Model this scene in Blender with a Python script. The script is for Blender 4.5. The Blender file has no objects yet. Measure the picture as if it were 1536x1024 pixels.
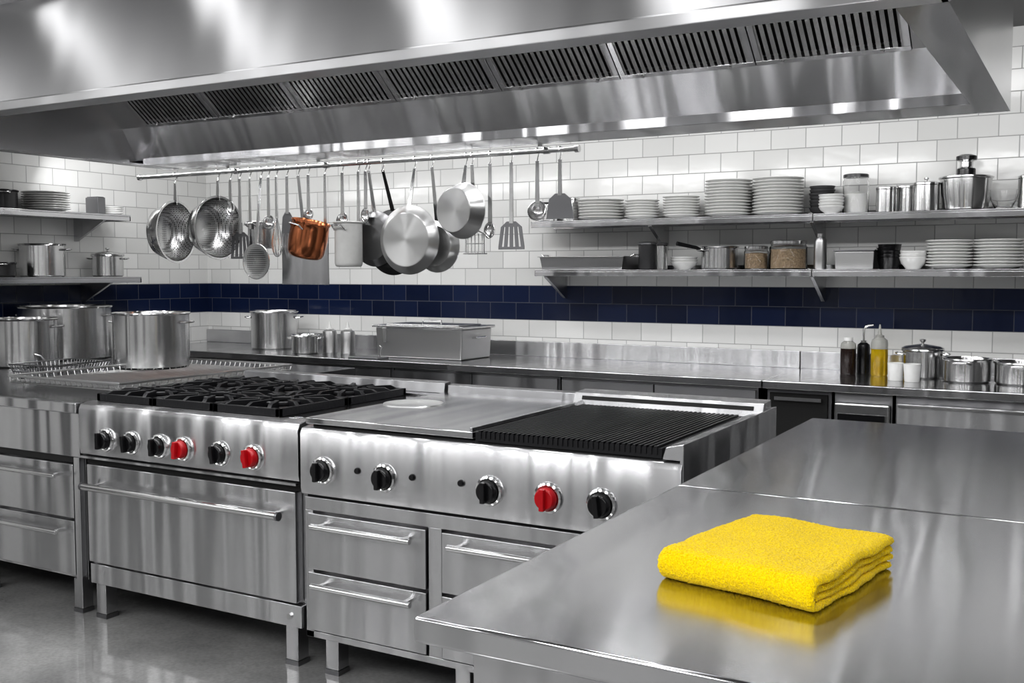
import bpy, bmesh, math, random
from math import sin, cos, pi
from mathutils import Vector, Matrix
random.seed(4)
R = math.radians
SC = bpy.context.scene
COL = SC.collection
try:
    SC.view_settings.view_transform = 'Standard'
    SC.view_settings.look = 'Medium High Contrast'
except Exception:
    pass

# ------------------------------------------------------------------ camera
F = 1547.0; PSI = R(29.7); PIT = R(3.77); CH = 1.5
P0 = Vector((0, 0, CH))
FW = Vector((-sin(PSI)*cos(PIT), cos(PSI)*cos(PIT), -sin(PIT)))
RT = Vector((cos(PSI), sin(PSI), 0))
UP = RT.cross(FW)
def ray(u, v): return FW + RT*((u-768)/F) + UP*((512-v)/F)
def onY(u, v, Y): d = ray(u, v); return P0 + d*(Y/d.y)
def onZ(u, v, Z): d = ray(u, v); return P0 + d*((Z-CH)/d.z)
def onX(u, v, X): d = ray(u, v); return P0 + d*(X/d.x)
cd = bpy.data.cameras.new('camera'); cam = bpy.data.objects.new('camera', cd); COL.objects.link(cam)
cam.location = P0; cam.rotation_euler = (R(90)-PIT, 0, PSI)
cd.sensor_fit = 'HORIZONTAL'; cd.sensor_width = 36; cd.lens = 36*F/1536
cd.clip_start = .05
SC.camera = cam

# ------------------------------------------------------------------ materials
def newmat(name):
    m = bpy.data.materials.new(name); m.use_nodes = True
    nt = m.node_tree; b = nt.nodes['Principled BSDF']
    return m, nt, b
def N(nt, t, **kw):
    n = nt.nodes.new(t)
    for k, v in kw.items(): setattr(n, k, v)
    return n
def plain(name, col, rough=.5, metal=0, var=.06, scale=30, bump=0, **inp):
    m, nt, b = newmat(name)
    tc = N(nt, 'ShaderNodeTexCoord'); no = N(nt, 'ShaderNodeTexNoise'); no.inputs['Scale'].default_value = scale
    nt.links.new(tc.outputs['Object'], no.inputs['Vector'])
    mx = N(nt, 'ShaderNodeMix', data_type='RGBA')
    mx.inputs[6].default_value = (*[c*(1-var) for c in col], 1); mx.inputs[7].default_value = (*[min(1, c*(1+var)) for c in col], 1)
    nt.links.new(no.outputs['Fac'], mx.inputs[0]); nt.links.new(mx.outputs[2], b.inputs['Base Color'])
    b.inputs['Roughness'].default_value = rough; b.inputs['Metallic'].default_value = metal
    if bump:
        bp = N(nt, 'ShaderNodeBump'); bp.inputs['Strength'].default_value = bump; bp.inputs['Distance'].default_value = .003
        nt.links.new(no.outputs['Fac'], bp.inputs['Height']); nt.links.new(bp.outputs[0], b.inputs['Normal'])
    for k, v in inp.items(): b.inputs[k.replace('_', ' ')].default_value = v
    return m
def steel(name, col=(.60, .60, .61), rough=.26, aniso=.75, grain=(3, 3, 400), wav=.15, wscale=(3, 3, .35), perf=0, var=.03, radial=None):
    m, nt, b = newmat(name); L = nt.links.new
    tc = N(nt, 'ShaderNodeTexCoord')
    mp = N(nt, 'ShaderNodeMapping'); mp.inputs['Scale'].default_value = grain; L(tc.outputs['Object'], mp.inputs[0])
    no = N(nt, 'ShaderNodeTexNoise'); no.inputs['Scale'].default_value = 1; no.inputs['Detail'].default_value = 2; L(mp.outputs[0], no.inputs['Vector'])
    mr = N(nt, 'ShaderNodeMapRange'); mr.inputs[1].default_value = .3; mr.inputs[2].default_value = .7
    mr.inputs[3].default_value = rough*(1-var); mr.inputs[4].default_value = rough*(1+var); L(no.outputs['Fac'], mr.inputs[0]); L(mr.outputs[0], b.inputs['Roughness'])
    mx = N(nt, 'ShaderNodeMix', data_type='RGBA'); mx.inputs[6].default_value = (*[c*(1-var) for c in col], 1); mx.inputs[7].default_value = (*[min(1, c*(1+var)) for c in col], 1)
    L(no.outputs['Fac'], mx.inputs[0]); col_out = mx.outputs[2]
    if wav:
        mp2 = N(nt, 'ShaderNodeMapping'); mp2.inputs['Scale'].default_value = wscale; L(tc.outputs['Object'], mp2.inputs[0])
        n2 = N(nt, 'ShaderNodeTexNoise'); n2.inputs['Scale'].default_value = 1; n2.inputs['Detail'].default_value = 1; L(mp2.outputs[0], n2.inputs['Vector'])
        bp = N(nt, 'ShaderNodeBump'); bp.inputs['Strength'].default_value = wav; bp.inputs['Distance'].default_value = .04
        L(n2.outputs['Fac'], bp.inputs['Height']); L(bp.outputs[0], b.inputs['Normal'])
    if radial:
        tn = N(nt, 'ShaderNodeTangent', direction_type='RADIAL', axis=radial); L(tn.outputs[0], b.inputs['Tangent'])
    else:
        ge = N(nt, 'ShaderNodeNewGeometry')
        cr = N(nt, 'ShaderNodeVectorMath', operation='CROSS_PRODUCT'); L(ge.outputs['Normal'], cr.inputs[0]); cr.inputs[1].default_value = (0, 0, 1)
        ad = N(nt, 'ShaderNodeVectorMath', operation='ADD'); L(cr.outputs[0], ad.inputs[0]); ad.inputs[1].default_value = (.03, 0, 0)
        nm = N(nt, 'ShaderNodeVectorMath', operation='NORMALIZE'); L(ad.outputs[0], nm.inputs[0]); L(nm.outputs[0], b.inputs['Tangent'])
    b.inputs['Anisotropic'].default_value = aniso; b.inputs['Anisotropic Rotation'].default_value = .25
    b.inputs['Metallic'].default_value = 1
    if perf:
        vo = N(nt, 'ShaderNodeTexVoronoi'); vo.inputs['Scale'].default_value = perf; vo.inputs['Randomness'].default_value = 0
        L(tc.outputs['Object'], vo.inputs['Vector'])
        lt = N(nt, 'ShaderNodeMath', operation='LESS_THAN'); lt.inputs[1].default_value = .36; L(vo.outputs['Distance'], lt.inputs[0])
        m2 = N(nt, 'ShaderNodeMix', data_type='RGBA'); L(lt.outputs[0], m2.inputs[0]); L(col_out, m2.inputs[6]); m2.inputs[7].default_value = (.02, .02, .02, 1)
        col_out = m2.outputs[2]
    L(col_out, b.inputs['Base Color'])
    return m
def tiles(name, axis):
    m, nt, b = newmat(name); L = nt.links.new
    ge = N(nt, 'ShaderNodeNewGeometry'); sp = N(nt, 'ShaderNodeSeparateXYZ'); L(ge.outputs['Position'], sp.inputs[0])
    az = N(nt, 'ShaderNodeMath', operation='ADD'); L(sp.outputs['Z'], az.inputs[0]); az.inputs[1].default_value = .0875
    ax = N(nt, 'ShaderNodeMath', operation='ADD'); L(sp.outputs[axis], ax.inputs[0]); ax.inputs[1].default_value = 10.0
    cb = N(nt, 'ShaderNodeCombineXYZ'); L(ax.outputs[0], cb.inputs[0]); L(az.outputs[0], cb.inputs[1])
    def brick(c1, c2, mo):
        br = N(nt, 'ShaderNodeTexBrick'); br.offset = .5
        for k, v in (('Color1', c1), ('Color2', c2), ('Mortar', mo)): br.inputs[k].default_value = (*v, 1)
        for k, v in (('Scale', 1), ('Mortar Size', .0030), ('Mortar Smooth', .3), ('Bias', 0), ('Brick Width', .22), ('Row Height', .125)): br.inputs[k].default_value = v
        L(cb.outputs[0], br.inputs['Vector']); return br
    w = brick((.65, .65, .64), (.75, .75, .74), (.38, .38, .38)); d = brick((.0055, .0105, .034), (.011, .020, .060), (.065, .07, .09))
    g = N(nt, 'ShaderNodeMath', operation='GREATER_THAN'); L(sp.outputs['Z'], g.inputs[0]); g.inputs[1].default_value = 1.1625
    l = N(nt, 'ShaderNodeMath', operation='LESS_THAN'); L(sp.outputs['Z'], l.inputs[0]); l.inputs[1].default_value = 1.4125
    mu = N(nt, 'ShaderNodeMath', operation='MULTIPLY'); L(g.outputs[0], mu.inputs[0]); L(l.outputs[0], mu.inputs[1])
    mx = N(nt, 'ShaderNodeMix', data_type='RGBA'); L(mu.outputs[0], mx.inputs[0]); L(w.outputs['Color'], mx.inputs[6]); L(d.outputs['Color'], mx.inputs[7])
    L(mx.outputs[2], b.inputs['Base Color'])
    mr = N(nt, 'ShaderNodeMapRange'); L(w.outputs['Fac'], mr.inputs[0]); mr.inputs[3].default_value = .16; mr.inputs[4].default_value = .7; L(mr.outputs[0], b.inputs['Roughness'])
    no = N(nt, 'ShaderNodeTexNoise'); no.inputs['Scale'].default_value = 9; L(cb.outputs[0], no.inputs['Vector'])
    b1 = N(nt, 'ShaderNodeBump'); b1.inputs['Strength'].default_value = .2; b1.inputs['Distance'].default_value = .01; L(no.outputs['Fac'], b1.inputs['Height'])
    b2 = N(nt, 'ShaderNodeBump', invert=True); b2.inputs['Strength'].default_value = .6; b2.inputs['Distance'].default_value = .003
    L(w.outputs['Fac'], b2.inputs['Height']); L(b1.outputs[0], b2.inputs['Normal']); L(b2.outputs[0], b.inputs['Normal'])
    return m
def concrete(name):
    m, nt, b = newmat(name); L = nt.links.new
    tc = N(nt, 'ShaderNodeTexCoord'); no = N(nt, 'ShaderNodeTexNoise'); no.inputs['Scale'].default_value = 2.2; no.inputs['Detail'].default_value = 8; L(tc.outputs['Object'], no.inputs['Vector'])
    sp = N(nt, 'ShaderNodeTexNoise'); sp.inputs['Scale'].default_value = 70; sp.inputs['Detail'].default_value = 3; L(tc.outputs['Object'], sp.inputs['Vector'])
    s2 = N(nt, 'ShaderNodeMapRange'); s2.inputs[1].default_value = .3; s2.inputs[2].default_value = .65; s2.inputs[3].default_value = .55; L(sp.outputs['Fac'], s2.inputs[0])
    cr = N(nt, 'ShaderNodeMapRange'); cr.inputs[1].default_value = .32; cr.inputs[2].default_value = .68; L(no.outputs['Fac'], cr.inputs[0])
    a = N(nt, 'ShaderNodeMix', data_type='RGBA'); a.inputs[6].default_value = (.22, .22, .22, 1); a.inputs[7].default_value = (.36, .36, .355, 1); L(cr.outputs[0], a.inputs[0])
    c = N(nt, 'ShaderNodeMix', data_type='RGBA', blend_type='MULTIPLY'); c.inputs[0].default_value = .4; L(a.outputs[2], c.inputs[6]); L(s2.outputs[0], c.inputs[7])
    L(c.outputs[2], b.inputs['Base Color'])
    mr = N(nt, 'ShaderNodeMapRange'); L(cr.outputs[0], mr.inputs[0]); mr.inputs[3].default_value = .03; mr.inputs[4].default_value = .13; L(mr.outputs[0], b.inputs['Roughness'])
    b.inputs['Specular IOR Level'].default_value = 1.0; b.inputs['Coat Weight'].default_value = .6; b.inputs['Coat Roughness'].default_value = .06
    return m
M_FRONT = steel('brushed_steel_front', col=(.60, .60, .61), rough=.27, aniso=.8, wav=.95, wscale=(4.5, 4.5, .35), grain=(1.5, 1.5, 420), var=.013)
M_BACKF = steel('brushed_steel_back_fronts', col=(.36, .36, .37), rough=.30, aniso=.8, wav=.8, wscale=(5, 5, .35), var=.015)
M_HOOD = steel('brushed_steel_hood', col=(.60, .60, .61), rough=.35, aniso=.89, wav=.32, wscale=(3.2, 1, .08), grain=(1.5, 1.5, 420), var=.018)
M_HOODIN = steel('brushed_steel_hood_inside', col=(.60, .60, .61), rough=.23, aniso=.85, wav=.8, wscale=(4, 1, .3), var=.015)
M_TOP = steel('brushed_steel_top', col=(.60, .60, .61), rough=.15, aniso=.8, grain=(1.5, 420, 1.5), wav=.11, wscale=(6, .12, 1), var=.04)
M_LEFTTOP = steel('dark_steel_top', col=(.22, .22, .225), rough=.24, aniso=.5, grain=(2, 200, 2), wav=.1)  # darker steel for this worktop alone, so the rack wires stand out
M_POT = steel('polished_steel', col=(.66, .66, .66), rough=.20, aniso=.7, grain=(2, 2, 200), wav=.03)
M_SATIN = steel('satin_pan_steel', col=(.50, .50, .50), rough=.36, aniso=.5, grain=(2, 2, 200), wav=.1, var=.02)
M_TRAY = steel('tray_steel', col=(.42, .42, .425), rough=.30, aniso=.4, grain=(2, 2, 200), wav=.05, var=.02)
M_PAN = steel('spun_steel', col=(.58, .58, .58), rough=.24, aniso=.5, grain=(30, 30, 30), wav=.0, var=.01)
M_SPUN = steel('turned_pan_steel', col=(.60, .60, .60), rough=.30, aniso=.85, grain=(30, 30, 30), wav=0, radial='Y', var=.01)
M_SPUND = steel('dull_turned_steel', col=(.28, .28, .285), rough=.3, aniso=.8, grain=(30, 30, 30), wav=0, radial='Y', var=.01)
M_PERF = steel('perforated_steel', col=(.60, .60, .60), rough=.28, aniso=.2, grain=(20, 20, 20), wav=.02, perf=80)
M_BAR = steel('satin_bar', col=(.68, .68, .68), rough=.2, aniso=.3, grain=(60, 60, 60), wav=.0, var=.02)
M_DKST = steel('dark_steel', col=(.26, .26, .27), rough=.32, aniso=.4, wav=.05)  # plain dark grey steel, one even tone
M_WIRE = steel('rack_wire', col=(.34, .34, .35), rough=.28, aniso=.2, wav=0)
M_RACK = steel('bright_rack_wire', col=(.62, .62, .62), rough=.35, aniso=.2, wav=0)
M_COPPER = steel('copper', col=(.58, .22, .105), rough=.21, aniso=.5, grain=(2, 2, 2), wav=0, var=.0)
M_IRON = plain('black_iron', (.010, .010, .012), .42, bump=.3, scale=90)
M_PANBLK = plain('black_pan', (.014, .014, .015), .38)
M_BLACK = plain('black_plastic', (.009, .009, .010), .22)
M_RED = plain('red_plastic', (.45, .006, .012), .22)
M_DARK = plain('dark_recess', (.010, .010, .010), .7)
M_CHROME = plain('chrome', (.75, .75, .75), .12, 1)
M_BRIGHT = plain('griddle_highlight', (.88, .88, .88), .3, 1)  # bright metal for the round highlight put on the griddle
M_CER = plain('white_ceramic', (.78, .78, .77), .15)
M_ENAMEL = plain('pale_enamel', (.62, .62, .61), .25)
M_GREYCER = plain('dark_ceramic', (.04, .04, .042), .25)
M_DKBOWL = plain('charcoal_ceramic', (.07, .07, .072), .2)
M_GLASS = plain('clear_glass', (.97, .97, .97), .02, 0, 0, Transmission_Weight=1.0, IOR=1.2)
M_GRAIN = plain('dry_grain', (.27, .20, .13), .8, 0, .8, 110, .8)
M_OIL = plain('golden_oil', (.66, .46, .012), .06, Transmission_Weight=.65)
M_SAUCE = plain('dark_sauce', (.02, .012, .010), .15)
M_WPLAS = plain('white_plastic', (.74, .74, .73), .4)
M_CPLAS = plain('cloudy_plastic', (.55, .55, .52), .25, Transmission_Weight=.5)
M_PLASTER = plain('painted_plaster', (.36, .36, .36), .7)
M_CEIL = plain('ceiling_panel', (.14, .14, .14), .7)
M_REFLPANEL = plain('dark_reflection_panel', (.03, .03, .032), .4)  # dark colour of the added panels that the steel reflects
M_WTX = tiles('wall_tiles_back', 'X'); M_WTY = tiles('wall_tiles_left', 'Y')
M_FLOOR = concrete('polished_concrete')
def towelmat():
    m, nt, b = newmat('yellow_terry'); L = nt.links.new
    tc = N(nt, 'ShaderNodeTexCoord'); no = N(nt, 'ShaderNodeTexNoise'); no.inputs['Scale'].default_value = 390; no.inputs['Detail'].default_value = 2; L(tc.outputs['Object'], no.inputs['Vector'])
    st = N(nt, 'ShaderNodeMapRange'); st.inputs[1].default_value = .25; st.inputs[2].default_value = .72; L(no.outputs['Fac'], st.inputs[0])
    mx = N(nt, 'ShaderNodeMix', data_type='RGBA'); mx.inputs[6].default_value = (.62, .39, 0, 1); mx.inputs[7].default_value = (1, .74, .0, 1); L(st.outputs[0], mx.inputs[0]); L(mx.outputs[2], b.inputs['Base Color'])
    bp = N(nt, 'ShaderNodeBump'); bp.inputs['Strength'].default_value = .8; bp.inputs['Distance'].default_value = .0035; L(no.outputs['Fac'], bp.inputs['Height']); L(bp.outputs[0], b.inputs['Normal'])
    b.inputs['Roughness'].default_value = .95; b.inputs['Sheen Weight'].default_value = .15; b.inputs['Specular IOR Level'].default_value = .1
    return m
M_TOWEL = towelmat()

# ------------------------------------------------------------------ mesh helpers
class MB:
    def __init__(s): s.bm = bmesh.new()
    def add(s, vs, fs, M=None):
        b = [s.bm.verts.new(M @ Vector(v) if M else Vector(v)) for v in vs]
        for f in fs:
            try: s.bm.faces.new([b[i] for i in f])
            except ValueError: pass
        return s
    def box(s, x0, x1, y0, y1, z0, z1, M=None):
        v = [(x, y, z) for x in (x0, x1) for y in (y0, y1) for z in (z0, z1)]
        return s.add(v, [(0, 1, 3, 2), (4, 6, 7, 5), (0, 4, 5, 1), (2, 3, 7, 6), (0, 2, 6, 4), (1, 5, 7, 3)], M)
    def prism(s, poly, a, b, f):
        n = len(poly); v = [f(p, q, a) for p, q in poly]+[f(p, q, b) for p, q in poly]
        return s.add(v, [tuple(range(n)), tuple(range(n, 2*n))]+[(i, (i+1) % n, n+(i+1) % n, n+i) for i in range(n)])
    def lathe(s, prof, n=32, M=None):
        vs = []; rings = []
        for r, z in prof:
            if r < 1e-6: rings.append([len(vs)]); vs.append((0, 0, z))
            else:
                rings.append(list(range(len(vs), len(vs)+n))); vs += [(r*cos(2*pi*i/n), r*sin(2*pi*i/n), z) for i in range(n)]
        fs = []
        for A, B in zip(rings, rings[1:]):
            if len(A) == 1 and len(B) == 1: continue
            for i in range(n):
                j = (i+1) % n
                if len(A) == 1: fs.append((A[0], B[i], B[j]))
                elif len(B) == 1: fs.append((A[i], A[j], B[0]))
                else: fs.append((A[i], A[j], B[j], B[i]))
        return s.add(vs, fs, M)
    def cyl(s, r, z0, z1, n=24, M=None, r1=None):
        r1 = r if r1 is None else r1
        return s.lathe([(0, z0), (r, z0), (r1, z1), (0, z1)], n, M)
    def tube(s, pts, r, n=8, closed=False, M=None):
        P = [Vector(p) for p in pts]; k = len(P); vs = []; up = None
        for i in range(k):
            if closed: t = P[(i+1) % k]-P[i-1]
            else: t = P[min(i+1, k-1)]-P[max(i-1, 0)]
            t.normalize()
            if up is None:
                up = Vector((0, 0, 1)) if abs(t.z) < .9 else Vector((1, 0, 0))
            a = (up-t*up.dot(t)); a.normalize(); up = a; c = t.cross(a)
            rr = r[i] if isinstance(r, (list, tuple)) else r
            vs += [P[i]+a*(rr*cos(2*pi*q/n))+c*(rr*sin(2*pi*q/n)) for q in range(n)]
        fs = []
        for i in range(k if closed else k-1):
            o = (i+1) % k
            for q in range(n):
                w = (q+1) % n; fs.append((i*n+q, i*n+w, o*n+w, o*n+q))
        if not closed: fs += [tuple(range(n)), tuple(range((k-1)*n, k*n))]
        return s.add(vs, fs, M)
    def build(s, name, mat, parent=None, world=False, bevel=0, seg=2, loc=None, rot=None, ang=.7):
        if world and parent is not None:
            w = Vector((0, 0, 0)); q = parent
            while q: w += q.location; q = q.parent
            bmesh.ops.translate(s.bm, verts=s.bm.verts, vec=-w)
        bmesh.ops.recalc_face_normals(s.bm, faces=s.bm.faces)
        for f in s.bm.faces: f.smooth = True
        for e in s.bm.edges:
            if len(e.link_faces) == 2 and e.calc_face_angle(0) > ang: e.smooth = False
        me = bpy.data.meshes.new(name); s.bm.to_mesh(me); s.bm.free(); me.materials.append(mat)
        o = bpy.data.objects.new(name, me); COL.objects.link(o)
        if parent is not None: o.parent = parent
        if loc is not None: o.location = loc
        if rot is not None: o.rotation_euler = rot
        if bevel:
            b = o.modifiers.new('bevel', 'BEVEL'); b.width = bevel; b.segments = seg; b.limit_method = 'ANGLE'; b.angle_limit = R(40)
            b.harden_normals = True
        return o
def tag(o, label, cat, group=None):
    o['label'] = label; o['category'] = cat
    if group: o['group'] = group
    return o
def thing(name, label, cat, loc=(0, 0, 0), rot=(0, 0, 0), group=None):
    o = bpy.data.objects.new(name, None); COL.objects.link(o); o.location = loc; o.rotation_euler = rot; o.empty_display_size = .05
    return tag(o, label, cat, group)
def struct(mb, name, mat, **k):
    o = mb.build(name, mat, **k); o['kind'] = 'structure'; return o
ORD = ['topmost', 'second from the top', 'third from the top', 'fourth from the top', 'fifth from the top', 'sixth from the top', 'seventh from the top', 'eighth from the top', 'ninth from the top', 'tenth from the top', 'eleventh from the top', 'twelfth from the top', 'thirteenth from the top']
def YX(p, q, t): return (t, p, q)

# ------------------------------------------------------------------ room
XL, XR, YB, YN, ZC, ZF = -6.86, 3.0, 6.6, -3.2, 2.9, -.108
struct(MB().box(XL-.1, XR+.1, YN-.1, YB+.1, ZF-.1, ZF), 'floor', M_FLOOR)
struct(MB().box(XL-.1, XR+.1, YN-.1, YB+.1, ZC, ZC+.1), 'ceiling', M_CEIL)
struct(MB().box(XL-.1, XR+.1, YB, YB+.1, ZF, ZC), 'wall_back', M_WTX)
struct(MB().box(XL-.1, XL, YN, YB, ZF, ZC), 'wall_left', M_WTY)
struct(MB().box(XR, XR+.1, YN, YB, ZF, ZC), 'wall_right', M_PLASTER)
struct(MB().box(XL, XR, YN-.1, YN, ZF, ZC), 'wall_front', M_PLASTER)
struct(MB().box(XL, XL+.04, .25, 1.25, ZF, 2.1), 'reflection_panel_1', M_REFLPANEL)  # this and the next four: unseen dark panels added for contrast in steel reflections
struct(MB().box(XL, XL+.04, -1.7, -.7, ZF, 2.1), 'reflection_panel_2', M_REFLPANEL)
struct(MB().box(-5.2, -4.0, YN, YN+.04, ZF, 2.1), 'reflection_panel_3', M_REFLPANEL)
struct(MB().box(-1.6, -.4, YN, YN+.04, ZF, 2.1), 'reflection_panel_4', M_REFLPANEL)
struct(MB().box(XR-.04, XR, 1.0, 2.4, ZF, 2.1), 'reflection_panel_5', M_REFLPANEL)

# ------------------------------------------------------------------ hood
HX0, HX1 = -5.45, -.36
HZ, HR = 2.19, 4.92
HF = 2.775
hood = thing('extractor_hood', 'huge brushed steel extractor hood over the cooking line', 'extractor hood', (-2.85, 3.8, HZ))
MB().prism([(HF+.010, 2.226), (HF+.215, 2.895), (HF+.235, 2.895), (HF+.030, 2.222)], HX0, HX1, YX).build('fascia', M_HOOD, hood, True)
MB().prism([(HF, HZ), (HF, 2.226), (HF+.010, 2.232), (HF+.045, 2.226), (HF+.045, HZ+.015), (HF+.105, HZ+.015), (HF+.105, HZ)], HX0-.005, HX1+.005, YX).build('lip', M_HOOD, hood, True, bevel=.004)
EP = [(HF+.045, HZ), (HR, HZ), (HR, 2.895), (HF+.245, 2.895), (HF+.045, 2.235)]
for a, b, f0, f1 in ((HX0, HX0+.015, HX0+.0155, HX0+.08), (HX1-.015, HX1, HX1-.13, HX1-.0155)):
    MB().prism(EP, a, b, YX).box(f0, f1, HF+.105, HR-.016, HZ+.001, HZ+.012).build('end_panel', M_HOODIN, hood, True)
MB().box(HX0+.015, HX1-.015, HR-.015, HR, HZ, 2.895).build('rear_panel', M_HOOD, hood, True)
GY = 4.64
MB().box(HX0+.08, HX1-.13, GY, HR-.016, HZ, HZ+.014).box(HX0+.08, HX1-.13, GY-.006, GY+.006, HZ+.002, HZ+.05).build('gutter', M_HOODIN, hood, True)
FBY, FBZ, FTY, FTZ = 4.53, 2.415, 4.27, 2.62
MB().prism([(GY, HZ+.035), (FBY, FBZ), (FBY+.012, FBZ+.008), (GY+.012, HZ+.043)], HX0+.015, HX1-.015, YX).build('sloped_panel', M_HOODIN, hood, True)
MB().prism([(FTY, FTZ), (HF+.10, 2.69), (HF+.10, 2.70), (FTY, FTZ+.01)], HX0+.015, HX1-.015, YX).build('inner_ceiling', M_HOODIN, hood, True)
dv = Vector((0, FTY-FBY, FTZ-FBZ)); FL = dv.length; dv.normalize(); nv = Vector((1, 0, 0)).cross(dv)
FX0, FX1, NF = -5.22, -.70, 7
fw = (FX1-FX0)/NF
for i in range(NF):
    M = Matrix((( 1, dv.x, nv.x, FX0+fw*i), (0, dv.y, nv.y, FBY), (0, dv.z, nv.z, FBZ), (0, 0, 0, 1)))
    g = .002; w = fw; e_ = .030; h_ = .024
    fr = MB().box(g, w-g, 0, h_, -.02, .010, M).box(g, w-g, FL-h_, FL, -.02, .010, M).box(g, e_, h_, FL-h_, -.02, .010, M).box(w-e_, w-g, h_, FL-h_, -.02, .010, M)
    f = fr.build('filter', M_HOODIN, hood, True, bevel=.002)
    MB().box(.02, w-.02, .02, FL-.02, -.04, -.035, M).build('backing', M_DARK, f, True)
    sl = MB(); ns = 18; ww = (w-2*e_)/ns
    for k in range(ns+1): sl.box(e_+ww*(k-.30), e_+ww*(k+.30), h_, FL-h_, -.008, .006, M)
    sl.build('baffles', M_BAR, f, True)
    for s_ in (.18, .82): MB().cyl(.009, .010, .018, 14, M @ Matrix.Translation((w*s_, .012, 0))).build('stud', M_BAR, f, True)
for p, q in ((HX0+.015, FX0), (FX1, HX1-.015)):
    MB().prism([(FBY+.01, FBZ-.008), (FTY, FTZ), (FTY+.01, FTZ+.015), (FBY+.02, FBZ+.01)], p, q, YX).build('filler_strip', M_BAR, hood, True)

# ------------------------------------------------------------------ cooking line
YF = 3.13
def leg(x, y, h, parent, w=.05):
    l = MB().box(x-w/2, x+w/2, y-w/2, y+w/2, ZF+.02, h).build('leg', M_FRONT, parent, True, bevel=.003)
    MB().box(x-w/2-.002, x+w/2+.002, y-w/2-.002, y+w/2+.002, ZF, ZF+.02).build('foot', M_DKST, l, True)
def barhandle(x0, x1, y, z, parent, r=.011, so=.05, name='handle'):
    mb = MB().tube([(x0, y-so, z), (x1, y-so, z)], r, 12)
    for x in (x0+.035, x1-.035): mb.box(x-.009, x+.009, y-so, y, z-.008, z+.008)
    h = mb.build(name, M_BAR, parent, True, bevel=.002)
    if r > .013:
        MB().tube([(x0-.012, y-so, z), (x0, y-so, z)], r*1.1, 12).build('end_cap', M_DKST, h, True)
        MB().tube([(x1, y-so, z), (x1+.012, y-so, z)], r*1.1, 12).build('end_cap', M_DKST, h, True)
    return h
def knob(x, z, y, parent, mat, r=.04):
    M = Matrix.Translation((x, y, z)) @ Matrix.Rotation(R(90), 4, 'X')
    k = MB().lathe([(0, .012), (r*.86, .012), (r*.88, .02), (r*.80, .038), (r*.74, .042), (0, .042)], 32, M)
    Mr = M @ Matrix.Rotation(random.choice((0, .12, -.1)), 4, 'Z')
    k.box(-r*.2, r*.2, -r*.82, r*.82, .038, .060, Mr)
    o = k.build('knob', mat, parent, True, bevel=.003)
    o['label'] = 'red control knob' if mat is M_RED else 'black control knob'
    MB().lathe([(r*1.22, 0), (r*1.22, .006), (r*1.15, .013), (r*1.0, .016), (r*.9, .014), (r*.85, .005)], 36, M).build('bezel', M_CHROME, o, True)
X0, X1 = -4.10, -2.772
ra = thing('gas_range', 'six burner steel gas range with black grates and single wide oven door', 'stove', ((X0+X1)/2, 3.7, ZF))
MB().box(X0, X1, YF+.06, 4.25, .06, .86).build('body', M_FRONT, ra, True, bevel=.003)
MB().prism([(YF+.06, .665), (YF+.006, .665), (YF, .69), (YF, .875), (YF+.012, .897), (YF+.05, .905), (YF+.1, .905), (YF+.1, .86), (YF+.06, .86)], X0, X1, YX).build('control_panel', M_FRONT, ra, True, bevel=.003)
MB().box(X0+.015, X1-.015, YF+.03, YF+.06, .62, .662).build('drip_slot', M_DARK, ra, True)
MB().box(X0+.01, X1-.01, YF-.005, YF+.05, .648, .658).build('drip_ledge', M_FRONT, ra, True)
dr = MB().box(X0+.03, X1-.03, YF+.012, YF+.058, .158, .618).build('oven_door', M_FRONT, ra, True, bevel=.005)
barhandle(X0+.08, X1-.075, YF+.012, .527, dr, .017, .06)
MB().box(X0+.03, X1-.01, YF+.02, YF+.058, .055, .148).build('kick_panel', M_FRONT, ra, True, bevel=.003)
for x in (X0+.09, X1-.07):
    for y in (YF+.06, 4.15): leg(x, y, .06, ra, .065)
GE = .165
MB().box(X0, X1, YF+.1, YF+.13, .86, .905).box(X0, X1, 4.12, 4.25, .86, .915).box(X0, X0+.025, YF+.13, 4.12, .86, .905).box(X1-GE-.01, X1, YF+.13, 4.12, .86, .905).build('cooktop_rim', M_TOP, ra, True, bevel=.003)
MB().prism([(4.19, .9155), (4.20, .965), (4.25, .97), (4.25, .9155)], X0, X1, YX).build('rear_ledge', M_BACKF, ra, True, bevel=.003)
MB().box(X0+.025, X1-GE-.01, YF+.13, 4.12, .865, .875).build('drip_tray', M_DARK, ra, True)
gx0, gx1, gy0, gy1 = X0+.03, X1-GE, YF+.075, 4.11
gw, gd = (gx1-gx0)/3, (gy1-gy0)/2
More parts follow.
